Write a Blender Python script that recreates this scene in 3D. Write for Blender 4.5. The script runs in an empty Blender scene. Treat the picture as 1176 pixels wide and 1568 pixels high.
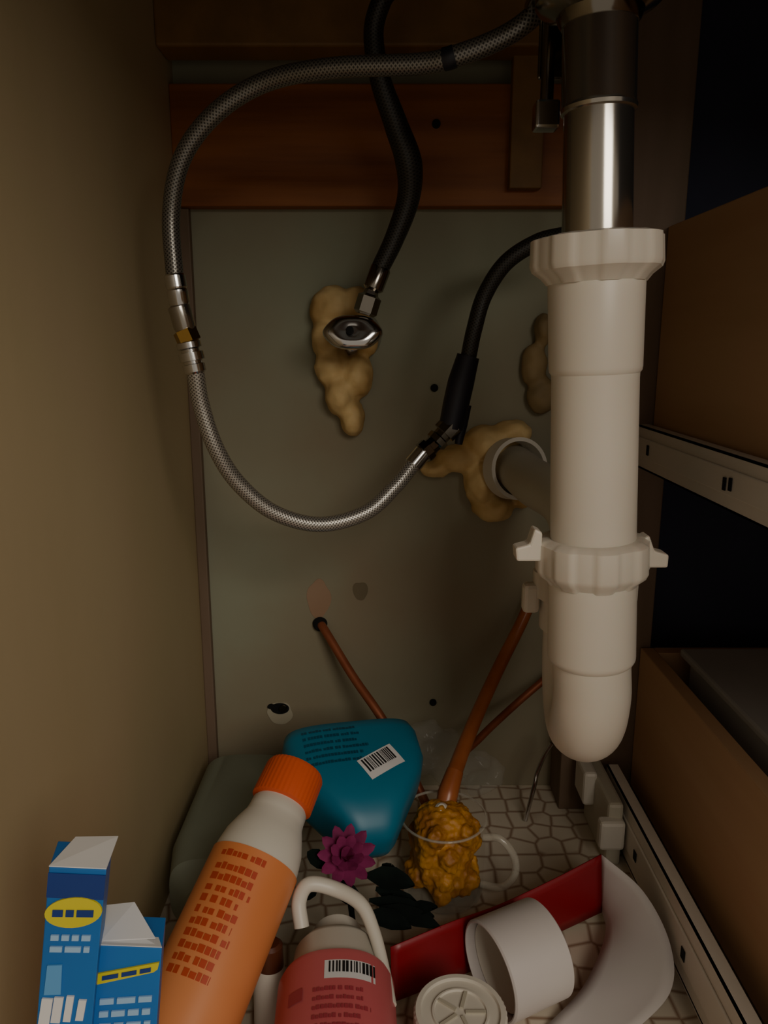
import bpy, math, random, bmesh
from mathutils import Vector, Matrix, noise
from mathutils.bvhtree import BVHTree
random.seed(4)
PITCH=math.radians(12.5); CAM=Vector((0,0,.43)); F=1162.0
cp,sp=math.cos(PITCH),math.sin(PITCH)
# survey helper: world position of a feature measured in the photo at a known real depth y
def ray(u,v):
    a=(u-588)/F; b=(784-v)/F
    return Vector((a,cp+b*sp,-sp+b*cp))
def P(u,v,y):
    d=ray(u,v); return CAM+d*(y/d.y)
def S(v,y): return y/ray(588,v).y/F   # metres per measured unit
def V(*a): return Vector(a)

# ---------------------------------------------------------------- materials
def lin(h):
    h=h.lstrip('#'); o=[]
    for i in (0,2,4):
        c=int(h[i:i+2],16)/255
        o.append(c/12.92 if c<=.04045 else ((c+.055)/1.055)**2.4)
    return (*o,1)
def mat(name,c1,c2=None,rough=.5,metal=0,scale=8,bump=0,bscale=None,stretch=(1,1,1),detail=4,alpha=1,trans=0,lo=.35,hi=.65,spec=.5,sss=0):
    m=bpy.data.materials.new(name); m.use_nodes=True
    n=m.node_tree.nodes; l=m.node_tree.links; b=n['Principled BSDF']
    b.inputs['Roughness'].default_value=rough; b.inputs['Metallic'].default_value=metal
    b.inputs['Specular IOR Level'].default_value=spec
    b.inputs['Alpha'].default_value=alpha; b.inputs['Transmission Weight'].default_value=trans
    if sss:
        b.inputs['Subsurface Weight'].default_value=sss; b.inputs['Subsurface Scale'].default_value=.004
    tc=n.new('ShaderNodeTexCoord'); mp=n.new('ShaderNodeMapping'); mp.inputs['Scale'].default_value=stretch
    l.new(tc.outputs['Object'],mp.inputs['Vector'])
    nz=n.new('ShaderNodeTexNoise'); nz.inputs['Scale'].default_value=scale; nz.inputs['Detail'].default_value=detail
    l.new(mp.outputs[0],nz.inputs['Vector'])
    cr=n.new('ShaderNodeValToRGB'); cr.color_ramp.elements[0].position=lo; cr.color_ramp.elements[1].position=hi
    cr.color_ramp.elements[0].color=lin(c1); cr.color_ramp.elements[1].color=lin(c2 or c1)
    l.new(nz.outputs['Fac'],cr.inputs[0]); l.new(cr.outputs[0],b.inputs['Base Color'])
    if bump:
        nb=n.new('ShaderNodeTexNoise'); nb.inputs['Scale'].default_value=bscale or scale*4; nb.inputs['Detail'].default_value=5
        l.new(mp.outputs[0],nb.inputs['Vector'])
        bp=n.new('ShaderNodeBump'); bp.inputs['Strength'].default_value=bump; bp.inputs['Distance'].default_value=.002
        l.new(nb.outputs['Fac'],bp.inputs['Height']); l.new(bp.outputs[0],b.inputs['Normal'])
    return m
def braid(name,cd,cl,metal=.8,rough=.35,f_=420,ns=12,bs=.4,alo=.3):
    m=bpy.data.materials.new(name); m.use_nodes=True
    n=m.node_tree.nodes; l=m.node_tree.links; b=n['Principled BSDF']
    b.inputs['Metallic'].default_value=metal; b.inputs['Roughness'].default_value=rough
    uv=n.new('ShaderNodeUVMap'); sx=n.new('ShaderNodeSeparateXYZ'); l.new(uv.outputs[0],sx.inputs[0])
    def M(op,a,bv=None):
        k=n.new('ShaderNodeMath'); k.operation=op
        for i,x in enumerate((a,bv)):
            if x is None: continue
            if isinstance(x,(int,float)): k.inputs[i].default_value=x
            else: l.new(x,k.inputs[i])
        return k.outputs[0]
    th=M('MULTIPLY',sx.outputs[0],2*math.pi*ns); s=M('MULTIPLY',sx.outputs[1],2*math.pi*f_)
    a=M('SINE',M('ADD',th,s)); c=M('SINE',M('SUBTRACT',s,th))
    h=M('MAXIMUM',a,c); f=M('MULTIPLY',M('ADD',h,1.0),.5)
    cr=n.new('ShaderNodeValToRGB'); cr.color_ramp.elements[0].color=lin(cd); cr.color_ramp.elements[1].color=lin(cl)
    cr.color_ramp.elements[0].position=alo; cr.color_ramp.elements[1].position=.95
    l.new(f,cr.inputs[0]); l.new(cr.outputs[0],b.inputs['Base Color'])
    bp=n.new('ShaderNodeBump'); bp.inputs['Strength'].default_value=bs; bp.inputs['Distance'].default_value=.0003
    l.new(f,bp.inputs['Height']); l.new(bp.outputs[0],b.inputs['Normal'])
    return m
def liner(name):
    m=bpy.data.materials.new(name); m.use_nodes=True
    n=m.node_tree.nodes; l=m.node_tree.links; b=n['Principled BSDF']; b.inputs['Roughness'].default_value=.6
    tc=n.new('ShaderNodeTexCoord'); vo=n.new('ShaderNodeTexVoronoi'); vo.feature='DISTANCE_TO_EDGE'
    vo.inputs['Scale'].default_value=50; vo.inputs['Randomness'].default_value=.4
    l.new(tc.outputs['Object'],vo.inputs['Vector'])
    cr=n.new('ShaderNodeValToRGB'); e=cr.color_ramp.elements
    e[0].position=.0; e[0].color=lin('#92745c'); e[1].position=.11; e[1].color=lin('#d6cab6')
    l.new(vo.outputs['Distance'],cr.inputs[0]); l.new(cr.outputs[0],b.inputs['Base Color'])
    return m
M_left=mat('left_panel_laminate','#aa9872','#b9a682',rough=.55,scale=3,stretch=(1,1,.3),bump=.08,bscale=60)
M_back=mat('back_board','#897b63','#8f927c',rough=.75,scale=3.5,detail=5,bump=.1,bscale=60,lo=.35,hi=.66)
M_wood=mat('stained_wood','#7c4314','#9a5a20',rough=.55,scale=10,stretch=(.4,2,6),bump=.1)
M_woodp=mat('pale_wood','#7a5a30','#8c683a',rough=.6,scale=10,stretch=(3,.3,3),bump=.1)
M_post=mat('corner_wood','#6a5743','#766150',rough=.65,scale=12,stretch=(3,3,.4))
M_drawer=mat('drawer_side_wood','#b8916c','#c49f7a',rough=.5,scale=5,stretch=(2,.4,4),bump=.05)
M_dark=mat('cavity_shade_panel','#2e3142','#383b4e',rough=.9)  # shade of the drawer cavity put into the panel colour
M_bin=mat('grey_bin','#a0a09e','#b0afac',rough=.5)
M_floor=liner('pebble_shelf_liner')
M_steel=mat('stainless','#6a6a68','#7c7c7a',rough=.35,metal=1)
M_chrome=mat('chrome','#c8c7c6','#d8d7d6',rough=.14,metal=1,scale=20)
M_dchrome=mat('tarnished_chrome','#7a756c','#948e84',rough=.16,metal=1,scale=12,stretch=(1,1,.4))
M_tail=mat('tailpiece_chrome','#a8a298','#b6b0a6',rough=.17,metal=.95,scale=12,stretch=(1,1,.4))
M_brass=mat('brass','#a08040','#b8924c',rough=.3,metal=1)
M_pvc=mat('white_pvc','#d4cabb','#dcd3c5',rough=.38,scale=6,sss=.15)
M_pvcg=mat('grey_white_pvc','#b4ae9c','#c0baa8',rough=.45,scale=8)
M_braid=braid('braided_steel','#605c55','#c6c1b8',metal=.75,rough=.38)
M_braidu=braid('dull_braided_steel','#3c3935','#86827a',metal=.7,rough=.32,bs=.2)
M_braidd=braid('dark_braided_nylon','#14130f','#3a3732',metal=.3,rough=.4,bs=.25)
M_black=mat('black_rubber','#0b0b14','#151524',rough=.5)
M_foam=mat('expanding_foam','#bc985e','#e4c68c',rough=.65,scale=30,bump=.15,bscale=90,sss=.1)
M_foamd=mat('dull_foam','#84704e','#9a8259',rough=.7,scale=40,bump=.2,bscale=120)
M_copper=mat('copper','#8a4a30','#a05e40',rough=.45,metal=.5,scale=30)
M_hole=mat('hole_black','#050505','#080808',rough=.9)
M_white=mat('white_plastic','#d0cabd','#dad4c8',rough=.42,scale=10)
M_whitep=mat('white_card','#d9d8d8','#e8e6e4',rough=.6)
M_blue=mat('blue_carton','#1560a8','#2270ba',rough=.45,scale=6)
M_dblue=mat('navy_print','#16367c','#1e428c',rough=.45)
M_sky=mat('sky_print','#5f9fd4',rough=.4); M_pale=mat('pale_print','#9cc0e0',rough=.4)
M_yel=mat('yellow_print','#d4c626','#dece40',rough=.45)
M_teal=mat('teal_plastic','#0d6f8c','#137b98',rough=.42,scale=6)
M_teald=mat('dark_teal_print','#06445a','#074e66',rough=.4)
M_orange=mat('orange_cap','#dc521f','#e25e28',rough=.5)
M_label=mat('orange_label','#d88048','#e08e58',rough=.42,scale=8)
M_redt=mat('red_print','#b83e1c','#c04824',rough=.45)
M_pink=mat('pink_label','#d06468','#d87074',rough=.45)
M_pinkt=mat('dark_pink_print','#a23a44','#aa424c',rough=.5)
M_blackp=mat('black_print','#101010','#181818',rough=.6)
M_mag=mat('magenta_petal','#6a1c46','#842858',rough=.7,scale=60,spec=.2)
M_leaf=mat('dark_leaf','#070d0b','#101a16',rough=.8,scale=40,spec=.1)
M_amber=mat('amber_bristles','#9a5f18','#d0922c',rough=.55,scale=70,bump=.7,bscale=160,sss=.2,stretch=(1,1,.5))
M_amberh=mat('amber_handle','#96502a','#ac6438',rough=.3,scale=30)
M_red=mat('red_card','#820a18','#920e1e',rough=.4)
M_lilac=mat('offwhite_tube','#c8c1bf','#d2ccc8',rough=.45)
M_jug=mat('cloudy_plastic','#8d9484','#9da392',rough=.35,alpha=.8)
M_clear=mat('clear_film','#b8bab4','#c8cac4',rough=.1,alpha=.12)
M_glass=mat('clear_glass','#b89a60','#c4a86c',rough=.06,alpha=.055,spec=1)
M_glassr=mat('clear_glass_rim','#c8c4b4','#d4d0c0',rough=.08,alpha=.4,spec=.9)
M_smudge=mat('pink_wall_patch','#97785f','#9f846c',rough=.8)
M_smudged=mat('dark_wall_patch','#6c604a','#76694f',rough=.8)
M_plug=mat('filler_plug','#a8a08a','#b8b09a',rough=.8)
M_rail=mat('white_enamel','#dcd4c8','#e6ded2',rough=.45,scale=10)
M_brown=mat('brown_cap','#4a2414','#5a2e1a',rough=.4)

# ---------------------------------------------------------------- mesh helpers
def empty(name,loc=(0,0,0)):
    e=bpy.data.objects.new(name,None); bpy.context.collection.objects.link(e); e.empty_display_size=.02
    return e
def mk(name,verts,faces,m,parent=None,smooth=True,ang=35,uvs=None):
    me=bpy.data.meshes.new(name); me.from_pydata([tuple(v) for v in verts],[],faces)
    mats=m if isinstance(m,list) else [m]
    for x in mats: me.materials.append(x)
    if uvs:
        ul=me.uv_layers.new(name='UVMap')
        for i,uvv in enumerate(uvs): ul.data[i].uv=uvv
    else:
        bm=bmesh.new(); bm.from_mesh(me); bmesh.ops.recalc_face_normals(bm,faces=bm.faces); bm.to_mesh(me); bm.free()
    me.update()
    if smooth:
        me.polygons.foreach_set('use_smooth',[True]*len(me.polygons)); me.set_sharp_from_angle(angle=math.radians(ang))
    o=bpy.data.objects.new(name,me); bpy.context.collection.objects.link(o)
    if parent: o.parent=parent
    return o
def box(name,lo,hi,m,parent=None,bev=0,rot=None,piv=None):
    x0,y0,z0=lo; x1,y1,z1=hi
    vs=[V(x,y,z) for x in (x0,x1) for y in (y0,y1) for z in (z0,z1)]
    if rot:
        piv=piv or V((x0+x1)/2,(y0+y1)/2,(z0+z1)/2); vs=[piv+rot@(v-piv) for v in vs]
    o=mk(name,vs,[(0,1,3,2),(4,6,7,5),(0,4,5,1),(2,3,7,6),(0,2,6,4),(1,5,7,3)],m,parent,smooth=False)
    if bev:
        b=o.modifiers.new('b','BEVEL'); b.width=bev; b.segments=2
    return o
def hexa(name,front,back,m,parent=None,bev=0):
    vs=front+back
    o=mk(name,vs,[(0,1,2,3),(7,6,5,4),(0,4,5,1),(1,5,6,2),(2,6,7,3),(3,7,4,0)],m,parent,smooth=False)
    if bev:
        b=o.modifiers.new('b','BEVEL'); b.width=bev; b.segments=2
    return o
def catmull(pts,k=8):
    pts=[Vector(p) for p in pts]; q=[pts[0]*2-pts[1]]+pts+[pts[-1]*2-pts[-2]]; o=[]
    for i in range(1,len(q)-2):
        for j in range(k):
            t=j/k; a,b,c,d=q[i-1],q[i],q[i+1],q[i+2]
            o.append(.5*((2*b)+(c-a)*t+(2*a-5*b+4*c-d)*t*t+(3*b-a-3*c+d)*t**3))
    o.append(pts[-1]); return o
def rings(name,cs,frames,rad,m,parent,seg=32,power=2,cap=True,rfun=None,ang=35,smooth=True):
    vs=[];fs=[];uv=[]; L=[0]
    for i in range(1,len(cs)): L.append(L[-1]+(cs[i]-cs[i-1]).length)
    for i,c in enumerate(cs):
        A,B=frames[i]; r=rad[i]; ra,rb=(r if isinstance(r,tuple) else (r,r))
        for j in range(seg):
            t=2*math.pi*j/seg; x,y=math.cos(t),math.sin(t); e=2/power
            x=math.copysign(abs(x)**e,x); y=math.copysign(abs(y)**e,y)
            k=rfun(t,i) if rfun else 1
            vs.append(c+A*x*ra*k+B*y*rb*k)
    for i in range(len(cs)-1):
        for j in range(seg):
            k=(j+1)%seg
            fs.append((i*seg+j,i*seg+k,(i+1)*seg+k,(i+1)*seg+j))
            uv+=[(j/seg,L[i]),((j+1)/seg,L[i]),((j+1)/seg,L[i+1]),(j/seg,L[i+1])]
    if cap:
        fs.append(tuple(range(seg-1,-1,-1))); uv+=[(0,0)]*seg
        n=len(cs)-1; fs.append(tuple(n*seg+j for j in range(seg))); uv+=[(0,0)]*seg
    return mk(name,vs,fs,m,parent,uvs=uv,ang=ang,smooth=smooth)
def tube(name,pts,r,m,parent=None,seg=20,k=8,smoothp=True,cap=True):
    cs=catmull(pts,k) if smoothp else [Vector(p) for p in pts]
    n=len(cs); T=[(cs[min(i+1,n-1)]-cs[max(i-1,0)]).normalized() for i in range(n)]
    A=T[0].orthogonal().normalized(); fr=[]
    for i in range(n):
        A=(A-T[i]*A.dot(T[i])).normalized(); fr.append((A,T[i].cross(A)))
    if isinstance(r,(list,tuple)):
        rr=[]
        for i in range(n):
            x=i/(n-1)*(len(r)-1); a=int(min(x,len(r)-2)); rr.append(r[a]+(r[a+1]-r[a])*(x-a))
    else: rr=[r]*n
    return rings(name,cs,fr,rr,m,parent,seg=seg,cap=cap)
def turn(name,base,axis,prof,m,parent=None,seg=48,ref=None,power=2,rfun=None,cap=True,ang=30):
    """prof: (h, r or (ra,rb)) along axis"""
    ax=Vector(axis).normalized(); ref=Vector(ref) if ref else (V(1,0,0) if abs(ax.x)<.8 else V(0,0,1))
    A=(ref-ax*ref.dot(ax)).normalized(); B=ax.cross(A)
    cs=[Vector(base)+ax*h for h,_ in prof]
    return rings(name,cs,[(A,B)]*len(cs),[r for _,r in prof],m,parent,seg=seg,power=power,rfun=rfun,cap=cap,ang=ang)
def bvh(o): 
    return BVHTree.FromPolygons([v.co.copy() for v in o.data.vertices],[tuple(p.vertices) for p in o.data.polygons])
def patch(t,org,U,W,x0,y0,x1,y1,off,n=10):
    """patch [x0..x1]x[y0..y1] (metres) in plane (org,U,W) wrapped on to target mesh"""
    U=U.normalized(); W=W.normalized(); N=U.cross(W).normalized()
    nx=max(1,min(n,int(abs(x1-x0)/.003)+1)); ny=max(1,min(n,int(abs(y1-y0)/.003)+1))
    vs=[]
    for j in range(ny+1):
        for i in range(nx+1):
            p=org+U*(x0+(x1-x0)*i/nx)+W*(y0+(y1-y0)*j/ny)
            h,nn,_,_=t.ray_cast(p+N*.08,-N)
            if h is None: return [],[]
            vs.append(h+N*off)
    fs=[(j*(nx+1)+i,j*(nx+1)+i+1,(j+1)*(nx+1)+i+1,(j+1)*(nx+1)+i) for j in range(ny) for i in range(nx)]
    return vs,fs
def decals(name,tgt,org,U,W,rects,m,parent,off=.0005):
    t=bvh(tgt); vs=[];fs=[]
    for r in rects:
        a,b=patch(t,org,U,W,*r,off); k=len(vs); vs+=a; fs+=[tuple(i+k for i in f) for f in b]
    return mk(name,vs,fs,m,parent)
def words(x0,x1,y,h,rows,gap):
    o=[]
    for r in range(rows):
        x=x0; yy=y-r*gap
        end=x1-random.random()*(x1-x0)*.2
        while x<end:
            w=h*random.uniform(.5,.9); o.append((x,yy,min(x+w,end),yy+h*random.choice((.8,1,1)))); x+=w+h*random.choice((.18,.18,.18,.18,.6))
    return o
def barcode(name,tgt,org,U,W,x,y,w,h,parent):
    decals(name+'_panel',tgt,org,U,W,[(x,y,x+w,y+h)],M_whitep,parent,off=.0008)
    o=[];xx=x+w*.08
    while xx<x+w*.9:
        b=w*random.choice((.015,.03,.045)); o.append((xx,y+h*.3,xx+b,y+h*.92)); xx+=b+w*random.choice((.02,.035))
    decals(name+'_bars',tgt,org,U,W,o,M_blackp,parent,off=.0012)
def blob(name,items,m,parent=None,vox=.0022,disp=.004,dscale=.012,sm=2):
    vs=[];fs=[]
    for c,(rx,ry,rz) in items:
        bm=bmesh.new(); bmesh.ops.create_icosphere(bm,subdivisions=3,radius=1)
        k=len(vs); vs+=[Vector((v.co.x*rx,v.co.y*ry,v.co.z*rz))+c for v in bm.verts]
        fs+=[tuple(v.index+k for v in f.verts) for f in bm.faces]; bm.free()
    o=mk(name,vs,fs,m,parent)
    r=o.modifiers.new('r','REMESH'); r.mode='VOXEL'; r.voxel_size=vox; r.use_smooth_shade=True
    tx=bpy.data.textures.new(name,'CLOUDS'); tx.noise_scale=dscale; tx.noise_depth=2
    d=o.modifiers.new('d','DISPLACE'); d.texture=tx; d.strength=disp; d.mid_level=.5; d.texture_coords='LOCAL'
    s=o.modifiers.new('s','SMOOTH'); s.iterations=sm
    return o

# ---------------------------------------------------------------- room shell (cabinet)
XL=-.172; YB=.68
box('wall_left',(XL-.018,.03,-.02),(XL,YB+.02,.80),M_left)
box('wall_back',(XL-.018,YB,-.02),(.24,YB+.018,.80),M_back)
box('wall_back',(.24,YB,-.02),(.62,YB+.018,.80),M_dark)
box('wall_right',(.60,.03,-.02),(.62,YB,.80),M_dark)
box('floor',(XL-.018,.03,-.018),(.62,YB,0),M_floor)
box('ceiling',(XL-.018,.03,.78),(.62,YB,.80),M_woodp)
za=P(500,316,.665).z; zb=P(500,128,.665).z
box('trim_1',(XL,.664,za),(.165,YB,zb),M_wood,bev=.001)
box('trim_2',(XL,.632,P(500,70,.632).z),(.165,.664,.78),M_woodp,bev=.002)
box('trim_3',(P(782,200,.655).x,.652,P(800,288,.652).z),(P(832,200,.655).x,.664,.78),M_woodp,bev=.001)
box('trim_4',(.165,.64,0),(.240,YB,.78),M_post,bev=.001)
box('trim_5',(XL,.672,0),(XL+.009,YB,za),M_post,bev=.001)
box('shade_rail',(XL,.03,.645),(.60,.048,.78),M_woodp,bev=.002)      # unseen top rail, added to block light and darken the upper cabinet
# sink bowl above
e=empty('sink_basin')
turn('bowl',(.06,.37,.674),(0,0,1),[(0,(.17,.10)),(.004,(.19,.12)),(.02,(.21,.14)),(.104,(.22,.155))],M_steel,e,power=4,seg=64)

# ---------------------------------------------------------------- drawers & slides at right
def channel(name,parent,x,y0,y1,z0,z1,m):
    t=.0015; d=.010
    box(name+'_web',(x,y0,z0),(x+t,y1,z1),m,parent)
    box(name+'_top_lip',(x,y0,z1-t),(x+d,y1,z1),m,parent); box(name+'_bottom_lip',(x,y0,z0),(x+d,y1,z0+t),m,parent)
    box(name+'_inner',(x-.002,y0+.02,z0+(z1-z0)*.28),(x,y1,z0+(z1-z0)*.74),m,parent,bev=.0008)
def drawer(name,x0,x1,y0,y1,z0,z1,m):
    e=empty(name); t=.012
    box('near_side',(x0,y0,z0),(x0+t,y1,z1),m,e,bev=.001); box('far_side',(x1-t,y0,z0),(x1,y1,z1),m,e)
    box('back_end',(x0+t,y1-t,z0),(x1-t,y1,z1),m,e); box('front_end',(x0+t,y0,z0),(x1-t,y0+t,z1),m,e)
    box('bottom',(x0+t,y0+t,z0+.004),(x1-t,y1-t,z0+.01),m,e); return e
drawer('drawer',.226,.55,.10,.638,.330,.521,M_drawer)
drawer('drawer',.230,.55,.10,.638,.028,.164,M_drawer)
s=empty('drawer_slide'); channel('rail',s,.213,.12,.66,.329,.364,M_rail)
for i,(y,z) in enumerate(((.452,.3425),(.460,.3415),(.60,.343))):
    box('slot_%d'%i,(.2098,y,z),(.2106,y+.0035,z+.008),M_hole,s)
s=empty('drawer_slide'); channel('rail',s,.203,.12,.625,.006,.056,M_rail)
box('foot',(.205,.12,0),(.225,.625,.006),M_rail,s)
for y in (.33,.43,.53): box('slot_%d'%int(y*100),(.2002,y,.026),(.2007,y+.006,.034),M_hole,s)
e=empty('slide_bracket')
box('plate',(.186,.56,0.0),(.199,.632,.058),M_pvcg,e,bev=.003); box('tab',(.176,.60,.03),(.188,.632,.062),M_white,e,bev=.003)
box('catch',(.178,.552,.02),(.199,.564,.046),M_white,e,bev=.003)
e=empty('storage_tray'); 
box('base',(.26,.13,.042),(.52,.60,.05),M_bin,e,bev=.002); box('side_near',(.26,.13,.05),(.264,.60,.166),M_bin,e); box('side_far',(.516,.13,.05),(.52,.60,.166),M_bin,e)
box('end_back',(.264,.596,.05),(.516,.60,.166),M_bin,e); box('lid',(.256,.12,.166),(.524,.615,.173),M_bin,e,bev=.002)

# ---------------------------------------------------------------- drain pipe + p-trap
D=empty('drain_pipe_with_p_trap')
yD=.40
def uc(v): return 919+(904-919)*v/1080
def seg(name,prof,m,lobes=None,seg_=64,ang=30):
    cs=[P(uc(v),v,yD) for v,_ in prof]; ax=(cs[0]-cs[-1]).normalized()
    A=(V(1,0,0)-ax*ax.x).normalized(); B=ax.cross(A)
    rf=None
    if lobes:
        def rf(t,i):
            c=math.cos(t*lobes[0]); return 1+lobes[1]*max(-1,min(1,c*3))
    return rings(name,cs,[(A,B)]*len(cs),[w*S(v,yD) for v,w in prof],m,D,seg=seg_,rfun=rf,ang=ang)
seg('strainer_locknut',[(-60,95),(-4,98),(2,98),(10,90),(22,66),(34,62),(40,58)],M_dchrome)
seg('upper_tailpiece',[(-40,57),(160,56),(166,58),(172,57),(174,54)],M_tail)
seg('chrome_tailpiece',[(170,52.5),(390,53)],M_tail)
seg('slip_nut_top',[(363,40),(361,84),(365,98),(405,99),(413,96),(424,82),(434,74)],M_pvc,lobes=(8,.02),seg_=128)
seg('slip_nut_washer',[(358,56),(366,70)],M_white)
seg('extension_tube',[(420,71),(430,73),(562,70),(568,69),(572,66),(580,65.5),(830,64)],M_pvc)
seg('slip_nut_middle',[(822,66),(823,76),(828,84),(868,84),(876,80),(884,70),(890,66)],M_pvc,lobes=(8,.025),seg_=128)
seg('trap_socket',[(860,66),(1000,65.5),(1004,65),(1009,62),(1012,58)],M_pvc)
def wing(name,sgn,v0,yo=yD,sc=1.0):
    c=uc(850)
    a=[(c+sgn*76*sc,v0-22),(c+sgn*88*sc,v0-28),(c+sgn*96*sc,v0-4),(c+sgn*118*sc,v0+2),(c+sgn*116*sc,v0+22),(c+sgn*78*sc,v0+22)]
    f=[P(u,v,yo-.006) for u,v in a]; b=[p+V(0,.011,0) for p in f]; n=len(a)
    fs=[tuple(range(n)),tuple(range(2*n-1,n-1,-1))]+[(i,(i+1)%n,n+(i+1)%n,n+i) for i in range(n)]
    o=mk(name,f+b,fs,M_pvc,D,smooth=False); bb=o.modifiers.new('b','BEVEL'); bb.width=.0012; bb.segments=2
wing('wing_1',-1,838); wing('wing_2',1,848)
top=P(uc(990),990,yD); X0=top.x; dx=.009; R=.037
zs=.238; pts=[top,V(X0+.001,yD,.25)]
for i in range(0,13):
    t=math.pi*i/12; k=(1-math.cos(t))/2
    pts.append(V(X0+.002+dx*k,yD+R*2*k,zs-R*math.sin(t)))
pts+=[V(X0+.011,yD+2*R,.262)]
rt=58*S(1050,yD)
tube('trap_bend',pts,rt,M_pvc,D,seg=40,k=4)
bx=X0+.011; by=yD+2*R
turn('trap_outlet_socket',(bx,by,.245),(0,0,1),[(0,rt),(.002,rt+.003),(.028,rt+.003),(.03,rt)],M_pvc,D)
turn('slip_nut_outlet',(bx,by,.268),(0,0,1),[(0,.022),(.001,.029),(.018,.029),(.021,.024)],M_pvc,D,rfun=lambda t,i:1+.03*max(-1,min(1,3*math.cos(8*t))),seg=96)
box('outlet_wing_1',(bx-.037,by-.006,.258),(bx-.026,by+.004,.278),M_pvc,D,bev=.003)
box('outlet_wing_2',(bx+.026,by-.006,.264),(bx+.038,by+.004,.284),M_pvc,D,bev=.003)
hub=P(790,716,.655)
tube('trap_arm',[V(bx,by,.27),V(bx,by,.30),V(bx-.001,by+.012,.318),V(bx-.004,by+.04,.326),hub+V(.003,-.07,-.001),hub,hub+V(0,.024,0)],.0185,M_pvcg,D,seg=32)
d=(V(.35,-1,.15)).normalized()
turn('wall_hub_ring',hub+V(-.001,-.012,.001),d,[(0,.0245),(.0,.0268),(.005,.0268),(.005,.0235),(-.012,.0235),(-.012,.0268),(0,.0268)],M_white,D,cap=False)

e=empty('faucet_mounting_bracket')
p=P(836,178,.44)
tube('threaded_rod',[V(p.x,.44,p.z),V(p.x,.44,.672)],.0035,M_dchrome,e,smoothp=False)
box('bracket_block',(p.x-.0065,.434,p.z-.007),(p.x+.0065,.446,p.z+.007),M_chrome,e,bev=.0015)
box('bracket_strap',(p.x-.004,.446,p.z+.02),(p.x+.009,.449,.672),M_dchrome,e,bev=.001)
box('clamp_plate',(p.x-.012,.43,.60),(p.x+.014,.45,.606),M_dchrome,e,bev=.001)

# ---------------------------------------------------------------- supply hoses
H=empty('braided_supply_hose')
a=[(812,28,.45),(760,62,.455),(690,88,.46),(640,98,.465),(500,105,.475),(400,128,.485),(325,178,.49),(278,245,.495),(262,330,.50),(268,428,.50)]
A=[P(u,v,y) for u,v,y in a]; A=[A[0]+V(.03,0,.045),A[0]+V(.016,0,.018)]+A
tube('hose_upper',A,.0055,M_braidu,H,seg=20,k=10)
tube('hose_band',[P(696,86,.4595),P(688,89,.46),P(680,91,.461)],.0059,M_black,H)
def fit(name,u0,v0,u1,v1,y,prof,m,parent,seg=24,y1=None,**k):
    a=P(u0,v0,y); b=P(u1,v1,y1 or y); L=(b-a).length
    return turn(name,a,b-a,[(h*L,r) for h,r in prof],m,parent,seg=seg,**k)
fit('crimp_1',267,420,276,470,.50,[(0,.006),(.05,.0066),(.4,.0066),(.45,.006),(.5,.0066),(.9,.0066),(1,.0055)],M_chrome,H)
fit('ferrule',273,466,285,508,.50,[(0,.005),(.1,.0070),(.8,.0070),(1,.006)],M_tail,H)
fit('coupling_nut',282,505,291,525,.50,[(0,.006),(.05,.0078),(.95,.0078),(1,.006)],M_brass,H,seg=6)
fit('threads',288,522,300,572,.50,[(0,.006),(.05,.0078),(.22,.0078),(.26,.006),(.34,.006),(.36,.008),(.6,.008),(.62,.006),(.7,.006),(.72,.0072),(.95,.007),(1,.006)],M_chrome,H)
b=[(299,568,.50),(308,620,.505),(330,685,.51),(365,740,.52),(420,785,.53),(490,803,.54),(560,785,.55),(605,745,.56),(635,708,.57)]
tube('hose_lower',[P(*q) for q in b],.0057,M_braid,H,k=10)
fit('crimp_2',630,714,650,690,.57,[(0,.006),(.1,.007),(.9,.007),(1,.006)],M_chrome,H,y1=.573)
fit('coupling_2',647,694,668,676,.573,[(0,.006),(.05,.0085),(.45,.0085),(.5,.0065),(1,.0065)],M_dchrome,H,y1=.577,seg=8)
fit('coupling_3',664,680,694,648,.577,[(0,.006),(.1,.0085),(.3,.0085),(.35,.0065),(.5,.0065),(.52,.0092),(.95,.0092),(1,.007)],M_dchrome,H,y1=.58,seg=8)
tube('black_sleeve',[P(690,655,.58),P(698,620,.58),P(706,585,.58),P(717,545,.58)],[.0092,.0100,.0100,.0085],M_black,H)
tube('black_tab',[P(712,620,.583),P(707,650,.583),P(702,680,.583)],[.005,.0045,.003],M_black,H)
c=[(717,548,.58),(726,505,.58),(742,452,.58),(775,402,.575),(825,370,.57),(880,355,.56),(915,320,.55),(922,200,.545),(922,40,.54)]
C=[P(*q) for q in c]; C.append(C[-1]+V(0,0,.03))
tube('hose_riser',C,.0060,M_braidd,H,k=10)
H2=empty('dark_supply_hose')
c=[(600,-20,.56),(585,0,.56),(572,50,.565),(582,120,.57),(606,190,.58),(626,250,.59),(625,305,.60),(604,365,.605),(580,415,.608)]
tube('hose',[P(*q) for q in c],[.0066,.0066,.0068,.0072,.0085,.0098,.0085,.0075,.007],M_braidd,H2,k=10)
fit('crimp',584,408,570,445,.608,[(0,.007),(.1,.0080),(.9,.0080),(1,.006)],M_dchrome,H2)
fit('nut',570,443,558,482,.608,[(0,.005),(.2,.006),(.3,.0092),(.9,.0092),(1,.007)],M_dchrome,H2,seg=6)

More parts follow.
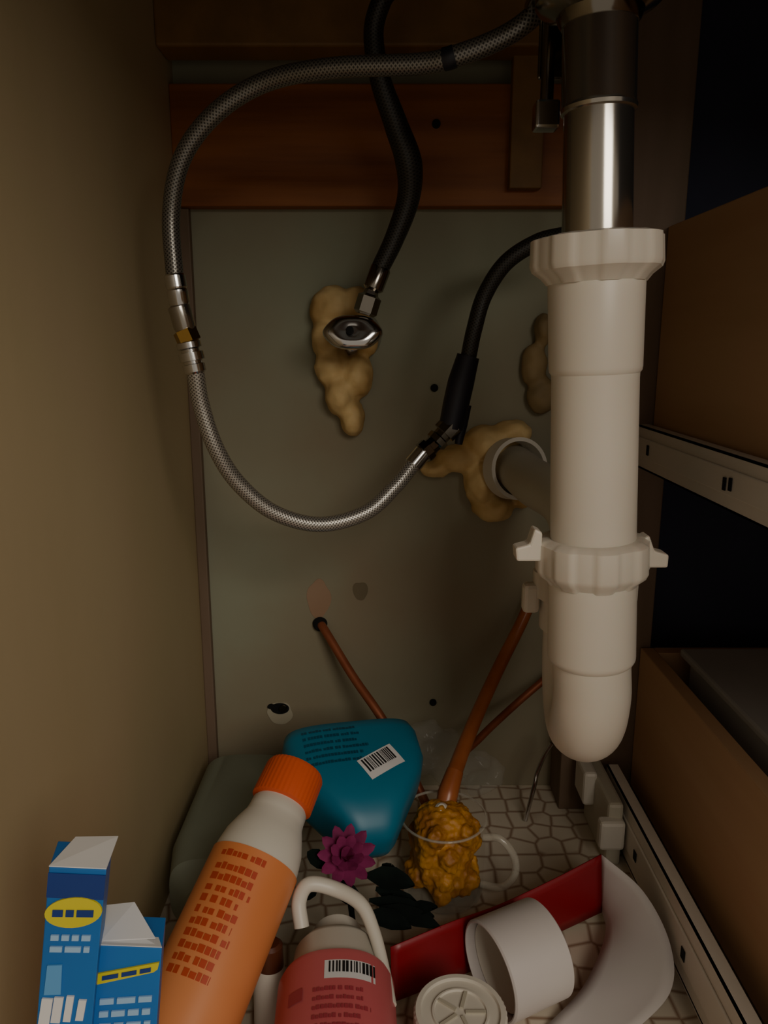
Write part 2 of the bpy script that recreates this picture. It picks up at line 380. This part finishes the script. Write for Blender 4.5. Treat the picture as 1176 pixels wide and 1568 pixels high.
# ---------------------------------------------------------------- stop valve
vv=empty('shutoff_valve'); c=P(540,512,.60)
turn('stub_pipe',V(c.x,.68,c.z),(0,-1,0),[(0,.008),(.06,.008)],M_chrome,vv)
turn('escutcheon',V(c.x,.679,c.z),(0,-1,0),[(0,.022),(.004,.02),(.008,.010)],M_chrome,vv)
turn('body',V(c.x,.640,c.z),(0,-1,0),[(0,.009),(.002,.012),(.026,.012),(.028,.008),(.036,.006)],M_chrome,vv)
turn('outlet',V(c.x,.608,c.z),(P(558,480,.608)-V(c.x,.608,c.z)),[(0,.008),(.012,.008)],M_chrome,vv)
turn('oval_handle',V(c.x,.607,c.z),(0,-1,.3),[(0,(.016,.008)),(.002,(.0215,.0125)),(.005,(.0228,.0138)),(.008,(.0220,.0130)),(.0100,(.0185,.0105)),(.0108,(.0130,.0072)),(.0098,(.0060,.0045)),(.0098,(.003,.003))],M_chrome,vv,seg=96,ang=50,rfun=lambda t,i:1+.02*math.cos(6*t))
turn('handle_screw',V(c.x-.002,.5965,c.z+.003),(0,-1,0.25),[(0,.003),(.0018,.0028),(.0022,.002)],M_hole,vv)

# ---------------------------------------------------------------- foam
def fb(lst,m=M_foam,y=.672):
    it=[]
    for u,v,ru,rv,dp in lst:
        s=S(v,y); it.append((P(u,v,y),(ru*s,dp,rv*s)))
    return blob('expanding_foam_patch',it,m,disp=.005,dscale=.010,sm=5)
fb([(510,475,36,38,.02),(545,468,26,30,.018),(500,515,24,34,.022),(562,518,18,28,.014),(508,560,26,34,.02),(548,575,24,34,.022),(522,605,24,32,.024),(540,640,19,28,.02)])
fb([(745,678,38,28,.02),(785,662,30,20,.016),(702,702,36,22,.018),(735,738,26,38,.026),(755,775,32,24,.022),(668,718,26,12,.012),(800,760,14,20,.014)])
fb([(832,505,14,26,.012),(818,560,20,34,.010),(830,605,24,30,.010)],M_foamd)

# ---------------------------------------------------------------- wall details
def disc(name,u,v,ru,m,parent=None,rv=None,d=.0016,y=YB,n=36,wob=0):
    c=P(u,v,y); s=S(v,y); rv=rv or ru; vs=[]
    for k in range(n):
        t=2*math.pi*k/n; w=1+wob*noise.noise(V(math.cos(t)+u*.37,math.sin(t)*1.0,v*.11))
        vs.append(c+V(math.cos(t)*ru*s*w,-d,math.sin(t)*rv*s*w))
    vs+= [v_+V(0,d-.0001,0) for v_ in vs]
    return mk(name,vs,[tuple(range(n))]+[(i,(i+1)%n,n+(i+1)%n,n+i) for i in range(n)],m,parent)
e=empty('wall_hole'); disc('light_rim',429,1092,20,M_plug,e,rv=19,d=.0010,wob=.25); disc('opening',429,1084,14,M_hole,e,rv=9,d=.0016); disc('dark_notch',417,1081,7,M_hole,e,d=.0022,rv=4); disc('pin',434,1083,6,M_dchrome,e,d=.004)
for u,v,yy in ((665,594,YB),(663,1075,YB),(668,190,.664)):
    turn('wall_screw',P(u,v,yy),(0,-1,0),[(0,.0034),(.0015,.0034),(.002,.0026),(.001,.0014)],M_hole,None)
disc('wall_stain',488,915,17,M_smudge,rv=30,wob=.35,d=.0005)
disc('wall_stain',552,905,10,M_smudged,rv=17,wob=.35,d=.0005)

# ---------------------------------------------------------------- copper lines
e=empty('copper_pipe')
tube('pipe',[P(490,955,.679),P(498,966,.668),P(540,1035,.64),P(592,1112,.61),V(.035,.585,.045),V(.05,.578,.004)],.0040,M_copper,e)
turn('wall_collar',P(490,955,.679),(.1,-1,-.1),[(0,.007),(.004,.006),(.006,.0045)],M_hole,e)
e=empty('copper_pipe')
tube('pipe',[P(850,1025,.679),P(840,1035,.668),P(790,1078,.65),P(735,1130,.62),P(700,1175,.60),V(.06,.59,.004)],.0034,M_copper,e)
# ---------------------------------------------------------------- scrub brush standing in a glass mug
MC=V(.047,.533,0)
e=empty('scrub_brush')
tube('handle',[P(818,905,.665),P(800,950,.655),P(765,1020,.635),P(735,1085,.61),P(712,1140,.585),P(695,1185,.56)],[.0050,.0054,.0057,.0059,.0062,.0066],M_amberh,e)
tube('ferrule',[P(697,1180,.562),P(686,1215,.55),P(678,1250,.54)],[.0070,.0084,.0072],M_amberh,e)
turn('handle_highlight',P(676,1241,.532),(0,-.5,1),[(0,.0050),(.003,.0052),(.005,.003)],M_white,e)  # white disc painted in as the bright highlight on the ferrule
it=[]
for k in range(90):
    t=random.random()*6.28; rr=random.random()**.5*.0235; z=random.uniform(.012,.064)
    it.append((V(MC.x+math.cos(t)*rr,MC.y+math.sin(t)*rr,z),(.0075,.0075,.009)))
it.append((V(MC.x,MC.y,.036),(.024,.024,.030)))
it.append((V(MC.x,MC.y,.062),(.023,.021,.014)))
blob('bristle_head',it,M_amber,e,disp=.006,dscale=.004,vox=.0014)
e=empty('glass_mug')
turn('cup',MC,(0,0,1),[(0,.028),(.001,.0315),(.004,.0325),(.066,.0340)],M_glass,e,seg=64,cap=False)
turn('base',MC,(0,0,1),[(0,.028),(.003,.0318),(.004,.030)],M_glassr,e,seg=64)
turn('lip',MC+V(0,0,.0655),(0,0,1),[(0,.0340),(.0009,.0345),(.0018,.0340),(.0018,.0330),(.0,.0330)],M_glassr,e,cap=False,seg=64)
hd=V(.93,-.38,0).normalized()
tube('handle',[MC+hd*.033+V(0,0,.056),MC+hd*.046+V(0,0,.058),MC+hd*.057+V(0,0,.046),MC+hd*.058+V(0,0,.030),MC+hd*.048+V(0,0,.016),MC+hd*.032+V(0,0,.014)],.0030,M_glassr,e)

# ---------------------------------------------------------------- cloudy jug, bag
e=empty('cloudy_plastic_jug')
turn('body',(-.122,.635,.034),(0,-1,0),[(0,(.03,.02)),(.003,(.038,.028)),(.01,(.042,.032)),(.12,(.042,.033)),(.15,(.036,.03)),(.165,(.02,.018)),(.18,(.017,.016))],M_jug,e,power=3.2,seg=56)
turn('cap',(-.122,.455,.034),(0,-1,0),[(-.004,.019),(.012,.019),(.015,.016)],M_white,e)
e=empty('clear_plastic_bag')
it=[(P(640,1140,.645),(.04,.014,.022)),(P(690,1165,.640),(.035,.012,.018)),(P(735,1185,.645),(.022,.012,.020))]
blob('film',it,M_clear,e,disp=.020,dscale=.012,vox=.003)

# ---------------------------------------------------------------- teal bottle
T=empty('teal_detergent_bottle')
top=P(533,1140,.578); bot=P(570,1290,.497)
ax=(bot-top).normalized(); L=(bot-top).length
prof=[(-.010,(.040,.014)),(-.009,(.048,.018)),(-.004,(.054,.024)),(.006,(.0565,.027)),(L*.35,(.0555,.029)),(L*.52,(.049,.030)),(L*.72,(.036,.029)),(L*.88,(.026,.025)),(L*.98,(.020,.019)),(L*1.05,(.014,.013)),(L*1.07,(.008,.006))]
ref=V(1,.12,-.10)
tb=turn('body',top,ax,prof,M_teal,T,ref=ref,power=3.8,seg=96,ang=60)
A_=(ref-ax*ref.dot(ax)).normalized(); W_=-ax; 
if A_.cross(W_).z<0: A_=-A_
decals('label_print',tb,top+ax*.03,A_,W_,words(-.042,.010,.024,.0028,6,.0065),M_teald,T)
U2=(A_*.90+W_*.42).normalized(); W2=(W_*.90-A_*.42).normalized()
barcode('barcode',tb,top+ax*.045+A_*.013,U2,W2,-.014,-.008,.033,.020,T)

# ---------------------------------------------------------------- orange & white bottle
O=empty('orange_label_bottle')
ct=P(451,1185,.485); low=P(335,1450,.39); ax=(ct-low).normalized()
L=(ct.z-.030)/ax.z; base=ct-ax*L
pr=[(0,.023),(.002,.0265),(.006,.0288),(L-.072,.0288),(L-.062,.0284),(L-.052,.0268),(L-.043,.0235),(L-.036,.0205),(L-.032,.0198),(L-.026,.0195),(L-.024,.018),(L-.01,.018)]
ob=turn('body',base,ax,pr,M_white,O,seg=64,ang=50)
turn('cap',base+ax*(L-.024),ax,[(0,.0188),(.001,.0215),(.024,.0210),(.027,.0195),(.028,.017)],M_orange,O,rfun=lambda t,i:1+.008*math.cos(40*t),seg=160)
turn('label',base,ax,[(.012,.0294),(L-.066,.0294)],M_label,O,cap=False,seg=64)
tov=(CAM-low).normalized(); W_=ax; N_=(tov-W_*tov.dot(W_)).normalized(); U_=W_.cross(N_)
o_=base+ax*(L-.071)
decals('label_text',ob,o_-U_*.006,U_,W_,words(-.016,.012,-.012,.0042,10,.0066),M_redt,O,off=.0012)
decals('label_header',ob,o_,U_,W_,words(-.022,.012,-.0035,.0040,1,.004),M_redt,O,off=.0012)

# ---------------------------------------------------------------- toothpaste cartons
def carton(u0,u1,v0,y,dep,lean):
    e=empty('toothpaste_carton')
    tl=P(u0,v0,y); tr=P(u1,v0+4,y); w=(tr-tl).length
    bl=V(tl.x-lean,y-.012,0); br=V(bl.x+w,y-.012,0); D_=V(-.003,dep,.0)
    hexa('box',[bl,br,tr,tl],[bl+D_,br+D_,tr+D_,tl+D_],M_blue,e,bev=.0004)
    U=(tr-tl).normalized(); W=(tl-bl).normalized(); N=U.cross(W).normalized()
    def pr(name,pts,m,off):
        vs=[tl+U*x*w-W*yy+N*off for x,yy in pts]; vs2=[v-N*(off-.0001) for v in vs]; n=len(vs)
        mk(name,vs+vs2,[tuple(range(n))]+[(i,(i+1)%n,n+(i+1)%n,n+i) for i in range(n)],m,e,smooth=False)
    return e,pr,tl,tr
def oval(cx,cy,a,b,n=28,rot=.0): return [(cx+a*math.cos(t)*1.0,cy+b*math.sin(t)-(rot*math.cos(t))) for t in [2*math.pi*i/n for i in range(n)]]
def flap(name,q,m,e,th=.0004):
    hexa(name,[Vector(x) for x in q],[Vector(x)-V(0,0,th) for x in q],m,e)
def glyphs(pr,x0,x1,y0,y1,h,n,m,off,tag):
    for i in range(n):
        wv=(x1-x0)/n; a=x0+wv*i; b=a+wv*random.uniform(.6,.9); ya=y0+(y1-y0)*i/n; hh=h*random.choice((.7,1,1,.8)); ya+=h-hh; sl=wv*.15
        pr('%s_%d'%(tag,i),[(a+sl,ya),(b+sl,ya),(b,ya+hh),(a,ya+hh)],m,off)
def textline(pr,x0,x1,y,h,m,off,tag,slope=-.0008):
    x=x0;i=0
    while x<x1-.05:
        b=min(x1,x+random.uniform(.12,.34)); dy0=slope*(x-x0); dy1=slope*(b-x0)
        pr('%s_%d'%(tag,i),[(x,y+dy0),(b,y+dy1),(b,y+h+dy1),(x,y+h+dy0)],m,off); x=b+.05;i+=1
e,pr,tl,tr=carton(75,163,1328,.24,.015,.036)
k=V(0,0,.0006)
flap('top_flap',[tl+k,tr+k,P(181,1280,.257),P(116,1281,.257)],M_whitep,e)
pr('navy_band',[(0,.002),(1,.002),(1,.012),(0,.012)],M_dblue,.0004)
pr('yellow_oval',oval(.5,.0175,.5,.0062,rot=.001),M_yel,.0008)
textline(pr,.14,.88,.0165,.0028,M_dblue,.0011,'oval_word')
for k_ in range(2): textline(pr,.14,.84,.0272+k_*.0048,.0022,M_pale,.0008,'line%d'%k_)
pr('small_logo',[(.12,.040),(.38,.0395),(.40,.052),(.10,.0525)],M_sky,.0007)
glyphs(pr,.04,.92,.054,.051,.011,4,M_whitep,.0008,'letter')
pr('yellow_foot',oval(.4,.075,.5,.004),M_yel,.0008)
e,pr,tl,tr=carton(148,248,1448,.245,.016,.022)
flap('top_cover',[tl+k,tr+k,P(236,1415,.258),P(158,1400,.258)],M_whitep,e)
flap('raised_flap',[P(155,1440,.247),P(238,1436,.248),P(206,1381,.262),P(160,1386,.262)],M_whitep,e)
pr('yellow_band',[(.03,.0115),(.98,.0055),(.96,.0085),(.9,.0098),(.05,.0160)],M_yel,.0008)
textline(pr,.12,.86,.0122,.0018,M_dblue,.0011,'band_word',-.0062)
for k_ in range(3): textline(pr,.10,.9,.0225+k_*.0055,.0024,M_pale,.0008,'line%d'%k_,-.003)

# ---------------------------------------------------------------- pink jug with handle
K=empty('pink_label_jug')
base=V(-.024,.275,.040); le=V(-.0285,.380,.048); ax=(le-base).normalized(); L=(le-base).length
up_=V(0,0,1); ref=ax.cross(up_)
pr_=[(0,(.026,.024)),(.003,(.032,.03)),(.01,(.0345,.032)),(L+.002,(.0345,.032)),(L+.007,(.032,.030)),(L+.012,(.028,.0275)),(L+.026,(.0270,.0265)),(L+.031,(.0235,.024)),(L+.035,(.017,.017))]
kb=turn('body',base,ax,pr_,M_white,K,power=2.3,seg=64,ang=50,ref=ref)
turn('label',base,ax,[(.014,(.0351,.0326)),(L+.002,(.0351,.0326)),(L+.006,(.0335,.0314))],M_pink,K,power=2.3,cap=False,seg=64,ref=ref)
turn('cap',base+ax*(L+.033),ax,[(0,.013),(.001,.0165),(.014,.016),(.016,.013)],M_white,K)
hp=[(462,1420,.412),(458,1380,.420),(474,1354,.424),(515,1362,.424),(552,1384,.416),(572,1425,.404),(588,1485,.386),(598,1540,.366)]
tube('handle',[P(*q) for q in hp],[.0048,.0048,.0048,.0048,.0045,.004,.0036,.0036],M_white,K)
tov=V(0,-.15,1).normalized(); W_=ax; N_=(tov-W_*tov.dot(W_)).normalized(); U_=W_.cross(N_); o_=base+ax*(L-.014)
barcode('barcode',kb,o_,U_,W_,-.006,-.001,.032,.012,K)
decals('label_text',kb,o_,U_,W_,words(-.012,.022,-.009,.0026,8,.0055),M_pinkt,K,off=.0012)
decals('label_mark',kb,o_,U_,W_,[(-.026,-.012,-.018,-.004)],M_pinkt,K,off=.0012)
# small white bottle with brown cap, standing between the two bottles
e=empty('small_white_bottle')
sx,sy=-.0715,.400
turn('body',V(sx,sy,.0),(.0,.08,1),[(0,.009),(.003,.0108),(.040,.0108),(.047,.009),(.050,.008)],M_white,e)
turn('cap',V(sx,sy+.0040,.0485),(.0,.08,1),[(0,.0085),(.014,.008),(.016,.006)],M_brown,e)

# ---------------------------------------------------------------- flower
e=empty('artificial_flower'); c=P(530,1312,.448)
vs=[];fs=[]
up=(CAM-c).normalized(); up=(up+V(.1,.0,.3)).normalized(); A=up.orthogonal().normalized(); B=up.cross(A)
for ringi,(n,r,tilt) in enumerate(((11,.020,.15),(8,.014,.6),(5,.009,1.1))):
    for k in range(n):
        t=2*math.pi*k/n+ringi*.4; d=A*math.cos(t)+B*math.sin(t); s_=up.cross(d); k0=len(vs)
        d2=(d*math.cos(tilt)+up*math.sin(tilt))
        prof=[(0,.0012),(.35,.0034),(.7,.0042),(.9,.0026),(1,.0003)]
        for h_,w_ in prof:
            ctr=c+d2*r*h_+up*(.004*h_*h_)
            vs+=[ctr-s_*w_,ctr+up*.0012,ctr+s_*w_,ctr-up*.0010]
        for i in range(len(prof)-1):
            for j in range(4):
                fs.append((k0+i*4+j,k0+i*4+(j+1)%4,k0+(i+1)*4+(j+1)%4,k0+(i+1)*4+j))
mk('petals',vs,fs,M_mag,e,ang=60)
tube('stem',[c,c-up*.012,V(c.x+.005,c.y+.002,.03),V(c.x+.006,c.y+.002,.002)],.002,M_leaf,e)
vs=[];fs=[]
for (u,v,y,du,dv,w_) in ((560,1340,.45,75,15,16),(575,1360,.455,80,45,14),(590,1345,.46,10,-22,12),(565,1378,.445,100,25,12),(500,1330,.445,-30,-25,12),(580,1390,.44,95,30,13),(600,1370,.45,20,40,12),(480,1350,.44,-15,30,14),(610,1400,.445,60,-12,10),(500,1350,.44,60,40,14),(560,1400,.435,70,20,14)):
    a=P(u,v,y); b_=P(u+du,v+dv,y-.002); d=(b_-a); s_=d.cross(up).normalized()*w_*.00045; k0=len(vs)
    for h_,q in ((0,.2),(.3,.9),(.6,1),(.85,.6),(1,.05)):
        m_=a+d*h_; z_=V(0,0,.002*math.sin(h_*3))
        vs+=[m_-s_*q+z_,m_+z_-V(0,0,.0015),m_+s_*q+z_]
    for i in range(4):
        for j in range(2): fs.append((k0+i*3+j,k0+i*3+j+1,k0+(i+1)*3+j+1,k0+(i+1)*3+j))
mk('leaves',vs,fs,M_leaf,e)

# ---------------------------------------------------------------- red / white card strip
bot=[(600,1535,.420),(690,1500,.440),(770,1465,.462),(850,1430,.482),(922,1396,.500),(928,1420,.480),(920,1455,.455),(890,1515,.425),(830,1578,.402)]
topc=[(598,1450,.422),(690,1412,.442),(765,1385,.463),(850,1345,.484),(921,1308,.501),(985,1365,.475),(1026,1445,.444),(1026,1520,.416),(960,1590,.390)]
Bt=catmull([P(*q) for q in bot[:5]],6); Tt=catmull([P(*q) for q in topc[:5]],6)
Bw=catmull([P(*q) for q in bot[4:]],8); Tw=catmull([P(*q) for q in topc[4:]],8)
def strip(name,a,b,m,par,n=6):
    vs=[];fs=[]
    for p,q in zip(a,b):
        for j in range(n+1): vs.append(p.lerp(q,j/n))
    for i in range(len(a)-1):
        for j in range(n): fs.append((i*(n+1)+j,(i+1)*(n+1)+j,(i+1)*(n+1)+j+1,i*(n+1)+j+1))
    for v in vs: v.z=max(v.z,.0015)
    o=mk(name,vs,fs,m,par,ang=70); s=o.modifiers.new('s','SOLIDIFY'); s.thickness=.0008; s.offset=0; return o
e=empty('curled_card_strip'); strip('red_section',Bt,Tt,M_red,e); strip('white_section',Bw,Tw,M_lilac,e)

# tube roll
e=empty('cardboard_tube_roll')
a=V(.0680,.416,.0325); d=V(.047,.022,.002)
turn('outer',a,d,[(0,.030),(.001,.0312),(.044,.0312),(.045,.030)],M_lilac,e,cap=False,seg=72)
turn('inner',a,d,[(0,.030),(.0,.0292),(.045,.0292),(.045,.030)],M_lilac,e,cap=False,seg=72)
turn('core',a+V(.006,.004,0),d,[(0,.0275),(.0,.0267),(.038,.0267),(.038,.0275),(0,.0275)],M_white,e,cap=False,seg=72)
# jar with lid
e=empty('plastic_jar'); c=P(705,1548,.370)
turn('jar',V(c.x,c.y,0),(0,0,1),[(0,.022),(.002,.0245),(c.z-.012,.0245),(c.z-.010,.022)],M_white,e)
turn('lid',V(c.x,c.y,c.z-.012),(0,0,1),[(0,.0262),(.001,.0272),(.011,.0272),(.0125,.0262),(.0125,.0235),(.0105,.023),(.0105,.017),(.0118,.0165),(.0118,.0155),(.0105,.015),(.0105,.001)],M_white,e,rfun=lambda t,i:1+(.008*math.cos(48*t) if i<3 else 0),seg=192)
for k in range(5):
    t=k*2*math.pi/5; q=V(c.x+math.cos(t)*.009,c.y+math.sin(t)*.009,c.z-.001)
    R_=Matrix.Rotation(t,3,'Z'); box('rib_%d'%k,(q.x-.006,q.y-.001,q.z-.001),(q.x+.006,q.y+.001,q.z+.0008),M_pvcg,e,rot=R_)
e=empty('small_plastic_cap'); turn('shell',V(.089,.474,.0),(0.1,.1,1),[(0,.010),(.001,.011),(.012,.0105),(.014,.008)],M_white,e)
tube('chrome_wire_hook',[P(845,1138,.63),P(832,1160,.63),P(822,1185,.628),P(818,1204,.625),V(.13,.62,.002)],.0020,M_chrome,None)

# ---------------------------------------------------------------- lights, world, camera
def area(name,loc,tgt,size,power,col):
    l=bpy.data.lights.new(name,'AREA'); l.size=size; l.energy=power; l.color=col
    o=bpy.data.objects.new(name,l); bpy.context.collection.objects.link(o); o.location=loc
    o.rotation_euler=(Vector(tgt)-Vector(loc)).to_track_quat('-Z','Y').to_euler()
area('room_light',(.50,-.85,.96),(0,.5,.15),.6,9.5,(1,.92,.80))
w=bpy.data.worlds.new('w'); bpy.context.scene.world=w; w.use_nodes=True
w.node_tree.nodes['Background'].inputs[0].default_value=(.57,.50,.41,1); w.node_tree.nodes['Background'].inputs[1].default_value=.52
cam=bpy.data.cameras.new('camera'); co=bpy.data.objects.new('camera',cam); bpy.context.collection.objects.link(co)
co.location=CAM; co.rotation_euler=(math.radians(90)-PITCH,0,0)
cam.sensor_fit='VERTICAL'; cam.sensor_height=36; cam.lens=36*F/1568; cam.clip_start=.01
bpy.context.scene.camera=co
